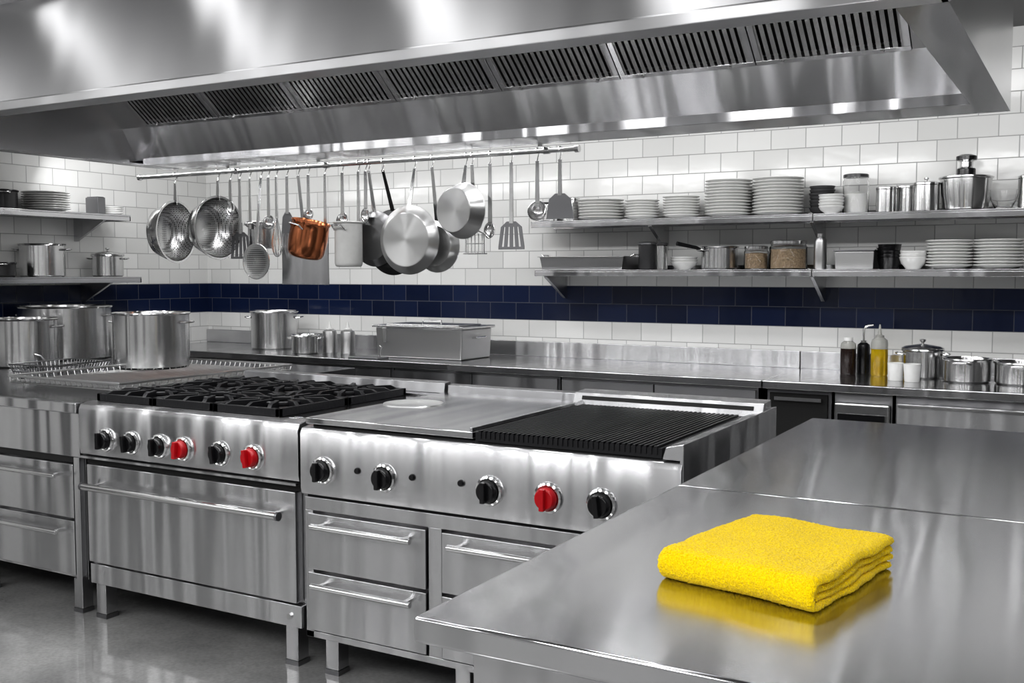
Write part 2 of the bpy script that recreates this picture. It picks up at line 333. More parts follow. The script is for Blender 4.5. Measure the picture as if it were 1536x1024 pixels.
for i in range(3):
    for j in range(2):
        a, b, c, d = gx0+gw*i+.003, gx0+gw*(i+1)-.003, gy0+gd*j+.003, gy0+gd*(j+1)-.003
        cx, cy = (a+b)/2, (c+d)/2; t = .0095
        mb = MB().box(a, b, c, c+.022, .906, .940).box(a, b, d-.022, d, .906, .940).box(a, a+.022, c, d, .906, .940).box(b-.022, b, c, d, .906, .940)
        for k in range(12):
            an = k*pi/6; ca, sa = cos(an), sin(an)
            ro = min((b-a)/2/max(abs(ca), 1e-6), (d-c)/2/max(abs(sa), 1e-6))
            Mx = Matrix.Translation((cx, cy, 0)) @ Matrix.Rotation(an, 4, 'Z')
            mb.prism([(.06 if k % 3 == 0 else .1, .926), (.068 if k % 3 == 0 else .1, .955), (ro-.035, .955), (ro-.004, .940), (ro-.004, .91), (.1, .916)], -t, t, lambda p, q, s, Mx=Mx: Mx @ Vector((p, s, q)))
        mb.tube([(cx+.105*cos(q*pi/10), cy+.105*sin(q*pi/10), .938) for q in range(20)], .012, 6, True)
        g = mb.build('grate', M_IRON, ra, True, bevel=.002)
        MB().lathe([(0, .875), (.06, .875), (.06, .89), (.045, .905), (.045, .912), (.035, .917), (0, .918)], 24, Matrix.Translation((cx, cy, 0))).build('burner', M_IRON, g, True)
for px, py, mt in ((160, 660, 0), (198, 664, 0), (240, 670, 0), (275, 674, 1), (331, 682, 0), (380, 688, 1)):
    knob(onY(px, py, YF).x, .745, YF, ra, M_RED if mt else M_BLACK, .045)
MB().cyl(.012, 0, .01, 16, Matrix.Translation((X1-.07, YF+.02, .10)) @ Matrix.Rotation(R(90), 4, 'X')).build('lock', M_BAR, ra, True)

X0, X1 = -2.762, -1.156
XD = -1.955
rb = thing('grill_range', 'steel range with flat griddle, ribbed grill and drawers below', 'stove', ((X0+X1)/2, 3.7, ZF))
MB().box(X0, X1, YF+.055, 4.25, .035, .87).build('body', M_FRONT, rb, True, bevel=.003)
MB().prism([(YF+.055, .62), (YF+.006, .62), (YF, .645), (YF, .865), (YF+.012, .885), (YF+.05, .892), (YF+.1, .892), (YF+.1, .86), (YF+.055, .86)], X0, X1, YX).build('control_panel', M_FRONT, rb, True, bevel=.003)
MB().box(X0+.01, X1, YF+.015, YF+.054, .555, .608).box(X0+.01, X0+.05, YF+.015, YF+.054, .035, .555).box(X0+.01, X1, YF+.015, YF+.054, .035, .062).build('drawer_frame', M_FRONT, rb, True, bevel=.002)
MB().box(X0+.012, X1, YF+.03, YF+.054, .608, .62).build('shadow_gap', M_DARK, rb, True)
xa0, xa1 = onY(460, 800, YF).x, onY(637, 800, YF).x
xb0 = onY(661, 820, YF).x; xb1 = X1-.03
MB().box(xa1+.006, xb0-.006, YF+.015, YF+.054, .062, .555).build('stile', M_FRONT, rb, True, bevel=.002)
for a, b in ((xa0, xa1), (xb0, xb1)):
    for z0, z1 in ((.068, .305), (.318, .545)):
        d = MB().box(a, b, YF+.004, YF+.054, z0, z1).build('drawer', M_FRONT, rb, True, bevel=.004)
        barhandle(a+.055, min(b-.04, a+.66), YF+.004, z1-.04, d, .0125, .045)
for x in (X0+.13, X0+.75, X1-.08):
    for y in (YF+.06, 4.15): leg(x, y, .04, rb, .065)
for px, py, mt in ((485, 706, 0), (577, 717, 0), (735, 738, 0), (823, 750, 1), (903, 757, 0)):
    knob(onY(px, py, YF).x, .725, YF, rb, M_RED if mt else M_BLACK, .046)
for px in (537, 619, 692):
    M = Matrix.Translation((onY(px, 720, YF).x, YF, .74)) @ Matrix.Rotation(R(90), 4, 'X')
    MB().lathe([(0, .012), (.010, .012), (.013, .006), (.013, 0)], 16, M).build('igniter_button', M_BLACK, rb, True)
MB().box(X0, X1, YF+.1, 4.25, .86, .892).build('deck', M_TOP, rb, True, bevel=.003)
gp = MB().box(X0+.01, XD-.01, YF+.025, 4.16, .900, .926).build('griddle_plate', M_TOP, rb, True, bevel=.004)
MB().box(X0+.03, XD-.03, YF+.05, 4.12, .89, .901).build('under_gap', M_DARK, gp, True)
MB().box(XD-.022, XD-.01, YF+.025, 4.16, .926, .942).build('edge_strip', M_FRONT, gp, True, bevel=.002)
q = onZ(620, 605, .926)
MB().lathe([(.135, .9255), (.133, .9290), (.112, .9290), (.105, .9268), (0, .9268)], 48, Matrix.Translation((q.x, q.y, 0))).build('highlight_disc', M_BRIGHT, gp, True)  # thin bright disc added as the round highlight on the plate
gr = MB().box(XD, X1-.08, YF+.03, YF+.045, .893, .926).box(XD, X1-.08, 4.03, 4.05, .893, .926).box(XD, XD+.012, YF+.045, 4.03, .893, .926).box(X1-.092, X1-.08, YF+.045, 4.03, .893, .926)
nb = 36
for k in range(nb):
    x = XD+.02+(X1-.10-XD-.02)*k/(nb-1)
    gr.box(x-.0052, x+.0052, YF+.026, 4.035, .905, .933)
for y in (3.4, 3.65, 3.88): gr.box(XD+.01, X1-.09, y-.008, y+.008, .9, .916)
gr.build('grill_grate', M_IRON, rb, True)
MB().box(XD+.012, X1-.092, YF+.045, 4.03, .892, .9).build('ember_bed', M_DARK, rb, True)
bg = MB().prism([(4.06, .893), (4.10, .975), (4.20, .981), (4.20, .893)], XD-.06, X1-.01, YX).build('back_guard', M_FRONT, rb, True, bevel=.002)
MB().prism([(4.0838, .947), (4.0908, .9625), (4.0963, .961), (4.0893, .945)], XD-.02, X1-.05, YX).build('vent_slot', M_DARK, bg, True)
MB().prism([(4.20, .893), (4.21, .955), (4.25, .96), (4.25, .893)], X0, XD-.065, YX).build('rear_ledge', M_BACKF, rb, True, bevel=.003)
MB().prism([(X1-.072, .893), (X1-.060, .935), (X1+.003, .95), (X1+.003, .80), (X1-.012, .80), (X1-.012, .893)], YF+.012, 4.24, lambda p, q, s: (p, s, q)).build('side_rail', M_FRONT, rb, True, bevel=.004)

# left unit
lc = thing('drawer_cabinet', 'steel drawer cabinet left of the six burner range', 'cabinet', (-4.54, 3.9, ZF))
a, b = -4.95, -4.125
MB().box(a, b, YF+.05, 5.15, .05, .848).build('body', M_FRONT, lc, True, bevel=.003)
MB().box(a, b, YF+.02, YF+.05, .64, .848).build('top_panel', M_FRONT, lc, True, bevel=.003)
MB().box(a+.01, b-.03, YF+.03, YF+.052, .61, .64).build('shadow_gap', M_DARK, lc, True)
for z0, z1 in ((.348, .605), (.075, .335)):
    d = MB().box(a+.01, b-.045, YF+.012, YF+.05, z0, z1).build('drawer', M_FRONT, lc, True, bevel=.004)
    barhandle(a+.14, b-.12, YF+.012, z1-.055, d, .011, .04)
MB().box(b-.04, b, YF+.015, YF+.05, .05, .64).build('stile', M_FRONT, lc, True, bevel=.002)
for x in (a+.06, b-.05):
    for y in (YF+.06, 5.05): leg(x, y, .055, lc, .06)
lc2 = thing('base_cabinet', 'plain steel base cabinet in the left corner under the stock pots', 'cabinet', (-5.9, 4.1, ZF))
MB().box(XL+.04, a-.01, YF+.05, 5.15, .05, .848).build('body', M_FRONT, lc2, True, bevel=.003)
MB().box(XL+.05, a-.03, YF+.02, YF+.05, .07, .83).build('door', M_FRONT, lc2, True, bevel=.003)
for x in (XL+.12, a-.1):
    for y in (YF+.12, 5.05): leg(x, y, .055, lc2, .055)
t = thing('worktop', 'steel worktop carrying the big stock pots at the left', 'worktop', (-5.4, 4.1, .85))
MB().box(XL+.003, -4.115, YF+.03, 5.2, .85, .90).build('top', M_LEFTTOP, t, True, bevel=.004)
MB().box(XL+.003, -4.115, YF-.005, YF+.03, .85, .90).build('front_edge', M_FRONT, t, True, bevel=.006)

# ------------------------------------------------------------------ back counter
YC = 5.72
def worktop(x0, x1, label):
    t = thing('worktop', label, 'worktop', ((x0+x1)/2, 6.1, .85))
    MB().box(x0, x1, YC, YB-.003, .855, .90).build('top', M_TOP, t, True, bevel=.006)
    MB().box(x0, x1, YB-.03, YB-.003, .90, 1.01).build('upstand', M_FRONT, t, True, bevel=.004)
worktop(XL+.003, -1.645, 'long steel back worktop with upstand behind the ranges')
worktop(-1.641, .9, 'shorter steel back worktop holding the oil bottle, right of the seam')
def cab(x0, x1, label, kind):
    t = thing('base_cabinet', label, 'cabinet', ((x0+x1)/2, 6.15, ZF))
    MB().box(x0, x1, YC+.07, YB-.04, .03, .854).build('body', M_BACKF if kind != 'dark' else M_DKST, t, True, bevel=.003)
    if kind == 'doors':
        m = (x0+x1)/2
        for p, q_ in ((x0+.01, m-.003), (m+.003, x1-.01)):
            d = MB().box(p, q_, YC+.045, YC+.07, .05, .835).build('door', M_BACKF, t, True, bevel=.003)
            barhandle(p+.15, q_-.15, YC+.045, .60, d, .008, .035)
    elif kind == 'drawers':
        for z0, z1 in ((.60, .81), (.36, .59), (.05, .35)):
            d = MB().box(x0+.01, x1-.01, YC+.03, YC+.07, z0, z1).build('drawer', M_FRONT, t, True, bevel=.004)
            MB().box(x0+.02, x1-.02, YC+.015, YC+.03, z1-.018, z1-.006).build('grip_lip', M_BAR, d, True)
    elif kind == 'dark':
        MB().box(x0+.02, x1-.02, YC+.05, YC+.07, .05, .83).build('dark_bay_sheet', M_DARK, t, True)  # near-black sheet standing in for the shade inside an open bay
        MB().box(x0+.05, x1-.05, YC+.03, YC+.05, .79, .81).build('handle', M_BAR, t, True)
    else:
        d = MB().box(x0+.005, x1-.005, YC+.02, YC+.07, .05, .80).build('door', M_BAR, t, True, bevel=.015, seg=3)
        MB().box(x0+.03, x1-.03, YC+.005, YC+.02, .70, .74).build('handle', M_BLACK, d, True)
    for x in (x0+.08, x1-.08): leg(x, YC+.15, .035, t); leg(x, YB-.15, .035, t)
xs = [-6.80, -5.54, -4.24, -2.94, -1.67]
for i, nm in enumerate(('left corner', 'middle left', 'centre', 'centre right')):
    cab(xs[i], xs[i+1]-.01, f'steel two door base cabinet under the long back worktop, {nm} one of four', 'doors')
cab(-1.63, -1.27, 'undercounter bay, dark sheet for its shaded opening, below the back worktop seam', 'dark')
cab(-1.255, -.95, 'narrow pale steel undercounter unit beside the dark bay', 'fridge')
cab(-.935, .85, 'wide steel drawer cabinet below the oil bottles', 'drawers')

# ------------------------------------------------------------------ foreground prep tables
def table(y0, y1, label):
    x0, x1 = -1.03, 1.3
    t = thing('prep_table', label, 'table', ((x0+x1)/2, (y0+y1)/2, ZF))
    MB().box(x0, x1, y0, y1, .852, .90).build('worktop', M_TOP, t, True, bevel=.007, seg=3)
    MB().box(x0+.08, x1-.05, y0+.07, y0+.1, .60, .85).box(x0+.08, x0+.11, y0+.1, y1-.06, .60, .85).box(x1-.08, x1-.05, y0+.1, y1-.06, .6, .85).build('apron', M_FRONT, t, True, bevel=.003)
    MB().box(x0+.08, x1-.05, y0+.08, y1-.06, .15, .18).build('undershelf', M_FRONT, t, True, bevel=.003)
    for x in (x0+.11, x1-.08):
        for y in (y0+.11, y1-.1): leg(x, y, .85, t, .05)
table(1.455, 2.748, 'foreground steel prep table with the yellow cloth on it')
table(2.752, 4.33, 'empty steel prep table beyond the seam, beside the ribbed grill')

# ------------------------------------------------------------------ towel
def make_towel():
    Lc, Fc, Rc = onZ(990, 868, .9), onZ(1224, 924, .9), onZ(1352, 852, .9)
    e = (Fc-Lc); E = e.length; e.normalize()
    s = Rc-Fc; W = s.length; s.normalize()
    s2 = (onZ(1112, 786, .95)-onZ(992, 842, .95)); s2.normalize(); s = (s*1.3+s2)/2.3; s.normalize()
    T = .066; bm = MB(); rnd = random.Random(3)
    ph = [rnd.uniform(0, 6) for _ in range(8)]
    def ribbon(zc0, zc1, th, s0, e0, e1, send0, send1):
        cl = []; rr = (zc1-zc0)/2; k = 44
        for i in range(k): cl.append((send0+(s0+rr-send0)*i/(k-1), zc0, 0, -1))
        for i in range(1, 12):
            an = -pi/2-pi*i/12; cl.append((s0+rr+rr*cos(an), (zc0+zc1)/2+rr*sin(an), cos(an), sin(an)))
        for i in range(k): cl.append((s0+rr+(send1-s0-rr)*i/(k-1), zc1, 0, 1))
        n = len(cl); J = 42; V = []
        for j in range(J+1):
            u = j/J
            for i, (p, z, nx, nz) in enumerate(cl):
                h = th/2
                edge = min(u, 1-u)*(e1-e0)
                if edge < .008: h *= .5+.5*math.sqrt(max(0, edge/.008))
                if i == 0 or i == n-1: h *= .55
                uu = e0+(e1-e0)*u
                dz = (.0018*sin(uu*31+ph[0]+p*9)+.0013*sin(p*37+ph[1]+uu*11))*min(1, z/.03)
                if min(u, 1-u) < .08: dz -= .004*(1-min(u, 1-u)/.08)**2*min(1, z/.03)
                du = .0035*sin(p*26+ph[2]+z*60)+.0015*sin(p*61+ph[3])
                dp = .003*sin(uu*22+ph[4]+z*40)
                for sg in (1, -1):
                    V.append(Lc+e*(uu+du)+s*(p+dp+sg*h*nx)+Vector((0, 0, max(.0005, z+dz+sg*h*nz))))
        Fs = []
        def ix(j, i, q): return (j*n+i)*2+q
        for j in range(J):
            for i in range(n-1):
                Fs.append((ix(j, i, 0), ix(j, i+1, 0), ix(j+1, i+1, 0), ix(j+1, i, 0)))
                Fs.append((ix(j, i, 1), ix(j+1, i, 1), ix(j+1, i+1, 1), ix(j, i+1, 1)))
            for i in (0, n-1): Fs.append((ix(j, i, 0), ix(j+1, i, 0), ix(j+1, i, 1), ix(j, i, 1)))
        for j in (0, J):
            for i in range(n-1): Fs.append((ix(j, i, 0), ix(j, i, 1), ix(j, i+1, 1), ix(j, i+1, 0)))
        bm.add(V, Fs)
    ribbon(.0088, T-.0088, .0165, 0, 0, E, W-.012, W-.004)
    ribbon(.0252, T-.0252, .0150, .018, .003, E-.003, W-.004, W-.010)
    t = thing('folded_cloth', 'bright yellow folded terry cloth lying on the foreground prep table', 'towel', tuple(Lc))
    o = bm.build('cloth_layers', M_TOWEL, t, True, ang=2.5)
    def fuzz(o, st):
        sb = o.modifiers.new('sub', 'SUBSURF'); sb.levels = 2; sb.render_levels = 2
        tx = bpy.data.textures.new('fluff', 'CLOUDS'); tx.noise_scale = .0042; tx.noise_depth = 1
        dm = o.modifiers.new('disp', 'DISPLACE'); dm.texture = tx; dm.strength = st; dm.mid_level = .5; dm.texture_coords = 'LOCAL'
    fuzz(o, .0048)
    # stitched hem along the top layer's end
    hb = MB(); pts = []
    for i in range(40):
        p = .03+(W-.05)*i/39
        pts.append(Lc+e*(E-.020+.0035*sin(p*26+ph[2]+T*60))+s*p+Vector((0, 0, T-.0042)))
    hb.tube(pts, .0032, 6)
    h = hb.build('hem', M_TOWEL, t, True)
make_towel()

# ------------------------------------------------------------------ containers
def potprof(r, h, t=.004): return [(0, 0), (r-.01, 0), (r, .01), (r, h-.012), (r+.006, h-.008), (r+.009, h-.003), (r+.006, h+.002), (r, h+.003), (r-t, h-.004), (r-t, .012), (0, .01)]
def loop(mb, r, z, ang, w=.045, out=.035, tr=.006):
    M = Matrix.Rotation(ang, 4, 'Z')
    return mb.tube([(r-.004, -w, z), (r+out*.7, -w*.95, z+.004), (r+out, -w*.6, z+.006), (r+out, w*.6, z+.006), (r+out*.7, w*.95, z+.004), (r-.004, w, z)], tr, 8, M=M)
def pot(name, label, cat, loc, r, h, mat=None, lid=False, handles=2, rotz=.5, group=None, longh=False):
    mat = mat or M_POT
    t = thing(name, label, cat, loc, (0, 0, rotz), group)
    MB().lathe(potprof(r, h), 48).build('body', mat, t)
    for k in range(handles): loop(MB(), r, h*.82, pi*k, min(.05, r*.35), min(.04, r*.3)).build('handle', M_BAR, t)
    if longh:
        MB().tube([(r-.003, 0, h*.8), (r+.05, 0, h*.95), (r+.19, 0, h*1.12)], [.008, .011, .014], 10).build('handle', M_BLACK, t)
    if lid:
        l = MB().lathe([(r+.007, h+.0035), (r+.007, h+.008), (r*.9, h+.018), (r*.2, h+.03), (0, h+.031)], 40).build('lid', mat, t)
        MB().lathe([(.008, h+.03), (.008, h+.04), (.018, h+.048), (.018, h+.056), (0, h+.058)], 20).build('lid_knob', M_BLACK if lid == 2 else mat, l)
    return t
Z9 = .9005
def at(px, Y, Z): p = onY(px, 450, Y); return (p.x, Y, Z)
# left worktop
rk = MB(); ra0 = (-5.03, -4.17, 3.42, 4.66)
for k in range(22):
    x = ra0[0]+(ra0[1]-ra0[0])*k/21; rk.tube([(x, ra0[2], .958), (x, ra0[2]+.012, .930), (x, ra0[3]-.012, .930), (x, ra0[3], .958)], .0036, 5)
for k in range(29):
    y = ra0[2]+(ra0[3]-ra0[2])*k/28; rk.tube([(ra0[0], y, .958), (ra0[0]+.012, y, .9255), (ra0[1]-.012, y, .9255), (ra0[1], y, .958)], .0036, 5)
rk.tube([(ra0[0], ra0[2], .958), (ra0[1], ra0[2], .958), (ra0[1], ra0[3], .958), (ra0[0], ra0[3], .958)], .007, 6, True)
t = thing('cooling_rack', 'wide shallow wire rack tray under the front stock pot', 'rack', (-4.65, 4.2, .9))
rk.build('grid', M_RACK, t, True)
for x in (ra0[0]+.05, ra0[1]-.05):
    for y in (ra0[2]+.05, ra0[3]-.05): MB().tube([(x, y, .9), (x, y, .924)], .006, 6).build('foot', M_RACK, t, True)
pot('stock_pot', 'large steel stock pot standing on the wire rack tray', 'pot', at(226, 4.35, .9338), .222, .33, rotz=R(20))
pot('stock_pot', 'steel stock pot at the far left, cut by the photo edge', 'pot', at(36, 4.25, Z9), .20, .31, rotz=R(30))
pot('stock_pot', 'widest steel stock pot, standing against the left wall', 'pot', at(97, 4.80, Z9), .31, .37, rotz=R(25))
def basket(label, loc, lx, ly, h, rotz):
    t = thing('fry_basket', label, 'basket', loc, (0, 0, rotz))
    mb = MB()
    def ring(z, k): mb.tube([(-lx*k, -ly*k, z), (lx*k, -ly*k, z), (lx*k, ly*k, z), (-lx*k, ly*k, z)], .0045, 5, True)
    for z, k in ((.004, .86), (h*.5, .93), (h, 1)): ring(z, k)
    for i in range(15):
        f = -1+2*i/14
        mb.tube([(f*lx, -ly, h), (f*lx*.86, -ly*.86, .004), (f*lx*.86, ly*.86, .004), (f*lx, ly, h)], .003, 5)
    for i in range(15):
        f = -1+2*i/14
        mb.tube([(-lx, f*ly, h), (-lx*.86, f*ly*.86, .004), (lx*.86, f*ly*.86, .004), (lx, f*ly, h)], .003, 5)
    mb.build('wire_mesh', M_WIRE, t)
    MB().tube([(lx, -.03, h), (lx+.03, -.02, h+.03), (lx+.06, 0, h+.04), (lx+.03, .02, h+.03), (lx, .03, h)], .005, 6).build('handle', M_WIRE, t)
basket('dark wire fry basket lying between the left stock pots', (-5.28, 3.92, Z9), .16, .22, .08, R(184))
# back worktop
pot('stock_pot', 'tall steel stock pot on the back worktop, left of the bottles', 'pot', at(411, 6.25, Z9), .185, .30, rotz=R(30))
pot('sauce_pot', 'small steel pot in front of the tall back stock pot', 'pot', at(457, 5.95, Z9), .10, .14, rotz=R(30))
def bottle(name, label, px, Y, r, h, mat, capmat, kind='nozzle', Z=Z9, group=None, topmat=None, fill=.66):
    t = thing(name, label, 'bottle', at(px, Y, Z), (0, 0, 0), group)
    pr = [(r*.92, 0), (r, .008), (r, h*.72), (r*.92, h*.80), (r*.5, h*.86), (r*.45, h*.88), (0, h*.88)]
    if topmat:
        MB().lathe([(0, 0)]+pr[:2]+[(r, h*fill), (0, h*fill)], 28).build('contents', mat, t)
        MB().lathe([(0, h*fill+.0005), (r, h*fill+.0005)]+pr[2:], 28).build('shoulder', topmat, t)
    else:
        MB().lathe([(0, 0)]+pr, 28).build('body', mat, t)
    if kind == 'nozzle':
        MB().lathe([(r*.52, h*.86), (r*.52, h*.90), (r*.26, h*.92), (r*.2, h*1.0), (r*.09, h*1.15), (0, h*1.15)], 20).build('cap', capmat, t)
    elif kind == 'pump':
        MB().cyl(r*.5, h*.86, h*.92, 20).tube([(0, 0, h*.9), (0, 0, h*1.22), (.012, 0, h*1.32), (.06, -.01, h*1.36)], .0075, 8).build('pump', capmat, t)
    else:
        MB().cyl(r*.6, h*.86, h*.95, 20).build('cap', capmat, t)
    return t
bottle('squeeze_bottle', 'satin steel dispenser bottle with white spout, next to the small pot', 494, 6.12, .055, .205, M_SATIN, M_WPLAS)
bottle('squeeze_bottle', 'satin steel dispenser bottle with white spout, nearer the steel box', 521, 6.14, .055, .205, M_SATIN, M_WPLAS)
t = thing('pan_lid', 'flat dark steel lid lying before the long steel box', 'lid', at(552, 5.83, Z9))
MB().box(-.13, .13, -.07, .07, 0, .012).build('plate', M_DKST, t, bevel=.004)
MB().tube([(.10, 0, .012), (.10, 0, .06), (.115, 0, .08), (.10, 0, .095)], .006, 8).build('handle', M_BAR, t)
p0, p1 = onY(588, 500, 6.16), onY(716, 500, 6.16); ln = (p1.x-p0.x)
t = thing('food_warmer', 'long rectangular steel box with lid on the back worktop', 'food box', ((p0.x+p1.x)/2, 6.16, Z9))
def frust(mb, lx, ly, z0, z1, k):
    v = [(sx*lx*f, sy*ly*f, z) for z, f in ((z0, k), (z1, 1)) for sx, sy in ((-1, -1), (1, -1), (1, 1), (-1, 1))]
    return mb.add(v, [(0, 1, 2, 3), (4, 5, 6, 7), (0, 1, 5, 4), (1, 2, 6, 5), (2, 3, 7, 6), (3, 0, 4, 7)])
frust(MB(), ln/2, .2, 0, .215, .97).build('body', M_SATIN, t, bevel=.012, seg=3)
lid = MB().box(-ln/2-.018, ln/2+.018, -.218, .218, .216, .232).box(-ln/2+.06, ln/2-.06, -.15, .15, .232, .240).build('lid', M_POT, t, bevel=.005)
MB().tube([(-.08, -.02, .238), (-.08, -.02, .262), (.08, -.02, .262), (.08, -.02, .238)], .006, 8).build('lid_handle', M_BAR, lid)
for sx in (-1, 1): MB().tube([(sx*(ln/2-.004), -.06, .15), (sx*(ln/2+.03), -.06, .155), (sx*(ln/2+.03), .06, .155), (sx*(ln/2-.004), .06, .15)], .006, 8).build('handle', M_BAR, t)
MB().box(-.4*ln, -.4*ln+.03, -.218, -.196, .11, .215).build('latch', M_BAR, t, bevel=.003)
bottle('sauce_bottle', 'dark sauce bottle at the left of the bottle row', 1274, 6.35, .045, .23, M_SAUCE, M_WPLAS, 'cap', topmat=M_CPLAS)
bottle('pump_bottle', 'black bottle with curved metal pump spout', 1297, 6.44, .038, .215, M_BLACK, M_CHROME, 'pump')
bottle('oil_bottle', 'golden oil squeeze bottle with pale nozzle', 1321, 6.33, .048, .262, M_OIL, M_CPLAS, topmat=M_CPLAS, fill=.60)
def cup(label, px, Y, Z, r, h, group, mat=None, name='cup'):
    return tag(MB().lathe([(0, 0), (r*.8, 0), (r*.86, .004), (r, h), (r-.005, h), (r*.8, .012), (0, .01)], 28).build(name, mat or M_CER, None, loc=at(px, Y, Z)), label, 'cup', group)
cup('small white ceramic cup right in front of the oil bottle', 1346, 6.08, Z9, .045, .10, 'white cups on the back worktop')
cup('small white ceramic cup in front of the lidded steel pot', 1371, 6.05, Z9, .047, .10, 'white cups on the back worktop')
pot('sauce_pot', 'lidded steel pot behind the white cups', 'pot', at(1386, 6.32, Z9), .11, .165, lid=1, rotz=R(10))
pot('saute_pan', 'wide low steel pan right of the lidded pot', 'pan', at(1453, 6.2, Z9), .125, .13, rotz=R(85))
pot('saute_pan', 'low steel pan cut off by the right photo edge', 'pan', at(1533, 6.2, Z9), .125, .12, rotz=R(95))

# ------------------------------------------------------------------ shelves
def shelf(label, x0, x1, z, brs, group=None):
    t = thing('wall_shelf', label, 'shelf', ((x0+x1)/2, 6.42, z))
    MB().box(x0, x1, 6.25, YB-.002, z-.012, z).box(x0, x1, 6.25, 6.262, z-.042, z-.012).box(x0, x1, 6.585, YB-.002, z-.04, z+.03).build('board', M_TOP, t, True, bevel=.002)
    for x in brs:
        MB().prism([(YB-.002, z-.2), (YB-.002, z-.0125), (6.28, z-.0125), (6.28, z-.05), (6.57, z-.2)], x-.012, x+.012, YX).build('bracket', M_FRONT, t, True, bevel=.002)
ZU, ZLo = 1.855, 1.525
xA, xM, xE = onY(796, 336, 6.25).x, onY(1219, 325, 6.25).x, .8
shelf('upper steel wall shelf with the tall plate stacks', xA, xM-.002, ZU, [onY(985, 330, 6.4).x])
shelf('upper steel wall shelf with canisters, right of the join', xM+.002, xE, ZU, [onY(1225, 330, 6.4).x, .5])
shelf('lower steel wall shelf with the roasting tray and grain jars', xA+.03, xM-.002, ZLo, [onY(830, 430, 6.4).x])
shelf('lower steel wall shelf with white plate stacks, right of the join', xM+.002, xE, ZLo, [onY(1225, 430, 6.4).x, .5])
def lshelf(label, z, y0, y1, brs):
    t = thing('wall_shelf', label, 'shelf', (XL+.18, (y0+y1)/2, z))
    MB().box(XL+.002, -6.48, y0, y1, z-.012, z).box(-6.492, -6.48, y0, y1, z-.045, z-.012).box(XL+.002, -6.48, y1-.012, y1, z-.045, z-.012).build('board', M_TOP, t, True, bevel=.002)
    for y in brs:
        MB().prism([(XL+.002, z-.2), (XL+.002, z-.0125), (-6.52, z-.0125), (-6.52, z-.05), (XL+.03, z-.2)], y-.012, y+.012, lambda p, q, s: (p, s, q)).build('bracket', M_FRONT, t, True, bevel=.002)
lshelf('upper steel shelf on the left wall with plates', 1.945, 3.4, 5.46, [5.25, 4.0])
lshelf('lower steel shelf on the left wall with two pots', 1.475, 3.4, 5.55, [5.3, 4.0])

# plates
def plateprof(r): return [(0, .003), (.5*r, .003), (.52*r, 0), (.6*r, 0), (.66*r, .006), (r*.97, .019), (r, .022), (r*.985, .025), (.68*r, .0165), (.6*r, .0155), (0, .0155)]
def bowlprof(r, h): return [(0, .003), (.4*r, .003), (.42*r, 0), (.5*r, 0), (.55*r, .006), (.85*r, h*.5), (r, h-.002), (r*.985, h), (r*.8, h*.5), (.5*r, .014), (0, .012)]
def stack(name, kind, where, cat, loc, prof, n, pitch, mat, group):
    m = None
    for i in range(n):
        l = (loc[0]+random.uniform(-.003, .003), loc[1]+random.uniform(-.003, .003), loc[2]+pitch*i)
        o_ = ORD[n-1-i] if n > 1 else 'single'
        lab = f'{kind}, {o_} in {where}' if n > 1 else f'{kind} {where}'
        if m is None:
            m = MB().lathe(prof, 40).build(name, mat, None, loc=l); tag(m, lab, cat, group)
        else:
            c = m.copy(); COL.objects.link(c); c.location = l; c['label'] = lab
def at2(px, Y, Z):
    d = ray(px, 512-F*math.tan(PIT)); p = P0+d*(Y/d.y); return (p.x, Y, Z+.0008)
PU = 'plates and bowls on the upper right shelf'
stack('wide_plate', 'wide white plate', 'low stack nearest shelf left end', 'plate', at2(901, 6.42, ZU), plateprof(.158), 7, .0195, M_CER, PU)
stack('side_plate', 'small white plate', 'low stack beside the wide plates', 'plate', at2(962, 6.42, ZU), plateprof(.115), 7, .0175, M_CER, PU)
stack('side_plate', 'white side plate', 'medium stack before tall plate stacks', 'plate', at2(1021, 6.42, ZU), plateprof(.120), 8, .0170, M_CER, PU)
stack('dinner_plate', 'white dinner plate', 'left tall stack, upper right shelf', 'plate', at2(1091, 6.43, ZU), plateprof(.150), 12, .0190, M_CER, PU)
stack('dinner_plate', 'white dinner plate', 'right tall stack, upper right shelf', 'plate', at2(1165, 6.43, ZU), plateprof(.157), 12, .0190, M_CER, PU)
stack('dark_bowl', 'dark grey bowl', 'dark stack behind white bowls', 'bowl', at2(1231, 6.50, ZU), bowlprof(.078, .05), 7, .0215, M_DKBOWL, 'dark bowls on the upper right shelf')
stack('small_bowl', 'small white bowl', 'short stack before dark bowls', 'bowl', at2(1245, 6.345, ZU), bowlprof(.075, .045), 5, .0175, M_CER, PU)
PL = 'plates and bowls on the lower right shelf'
stack('small_bowl', 'small white bowl', 'lower shelf stack beside black canister', 'bowl', at2(1026, 6.42, ZLo), bowlprof(.088, .05), 3, .016, M_CER, PL)
stack('white_bowl', 'white bowl', 'short stack left of lower plates', 'bowl', at2(1370, 6.42, ZLo), bowlprof(.080, .07), 3, .018, M_CER, PL)
stack('side_plate', 'white side plate', 'lower shelf left plate stack', 'plate', at2(1424, 6.42, ZLo), plateprof(.130), 9, .0175, M_CER, PL)
stack('side_plate', 'white side plate', 'lower shelf right plate stack', 'plate', at2(1497, 6.42, ZLo), plateprof(.136), 9, .0175, M_CER, PL)
PLW = 'plates on the upper left shelf'
def lpos(px, Z, X=-6.66):
    d = ray(px, 512-F*math.tan(PIT)); p = P0+d*(X/d.x); return (X, p.y, Z+.0008)
stack('dinner_plate', 'white dinner plate', 'wide stack, upper left shelf', 'plate', lpos(72, 1.945), plateprof(.165), 8, .0165, M_CER, PLW)
stack('saucer', 'small white saucer', 'small stack ending upper left shelf', 'saucer', lpos(170, 1.945), plateprof(.085), 4, .0145, M_CER, PLW)
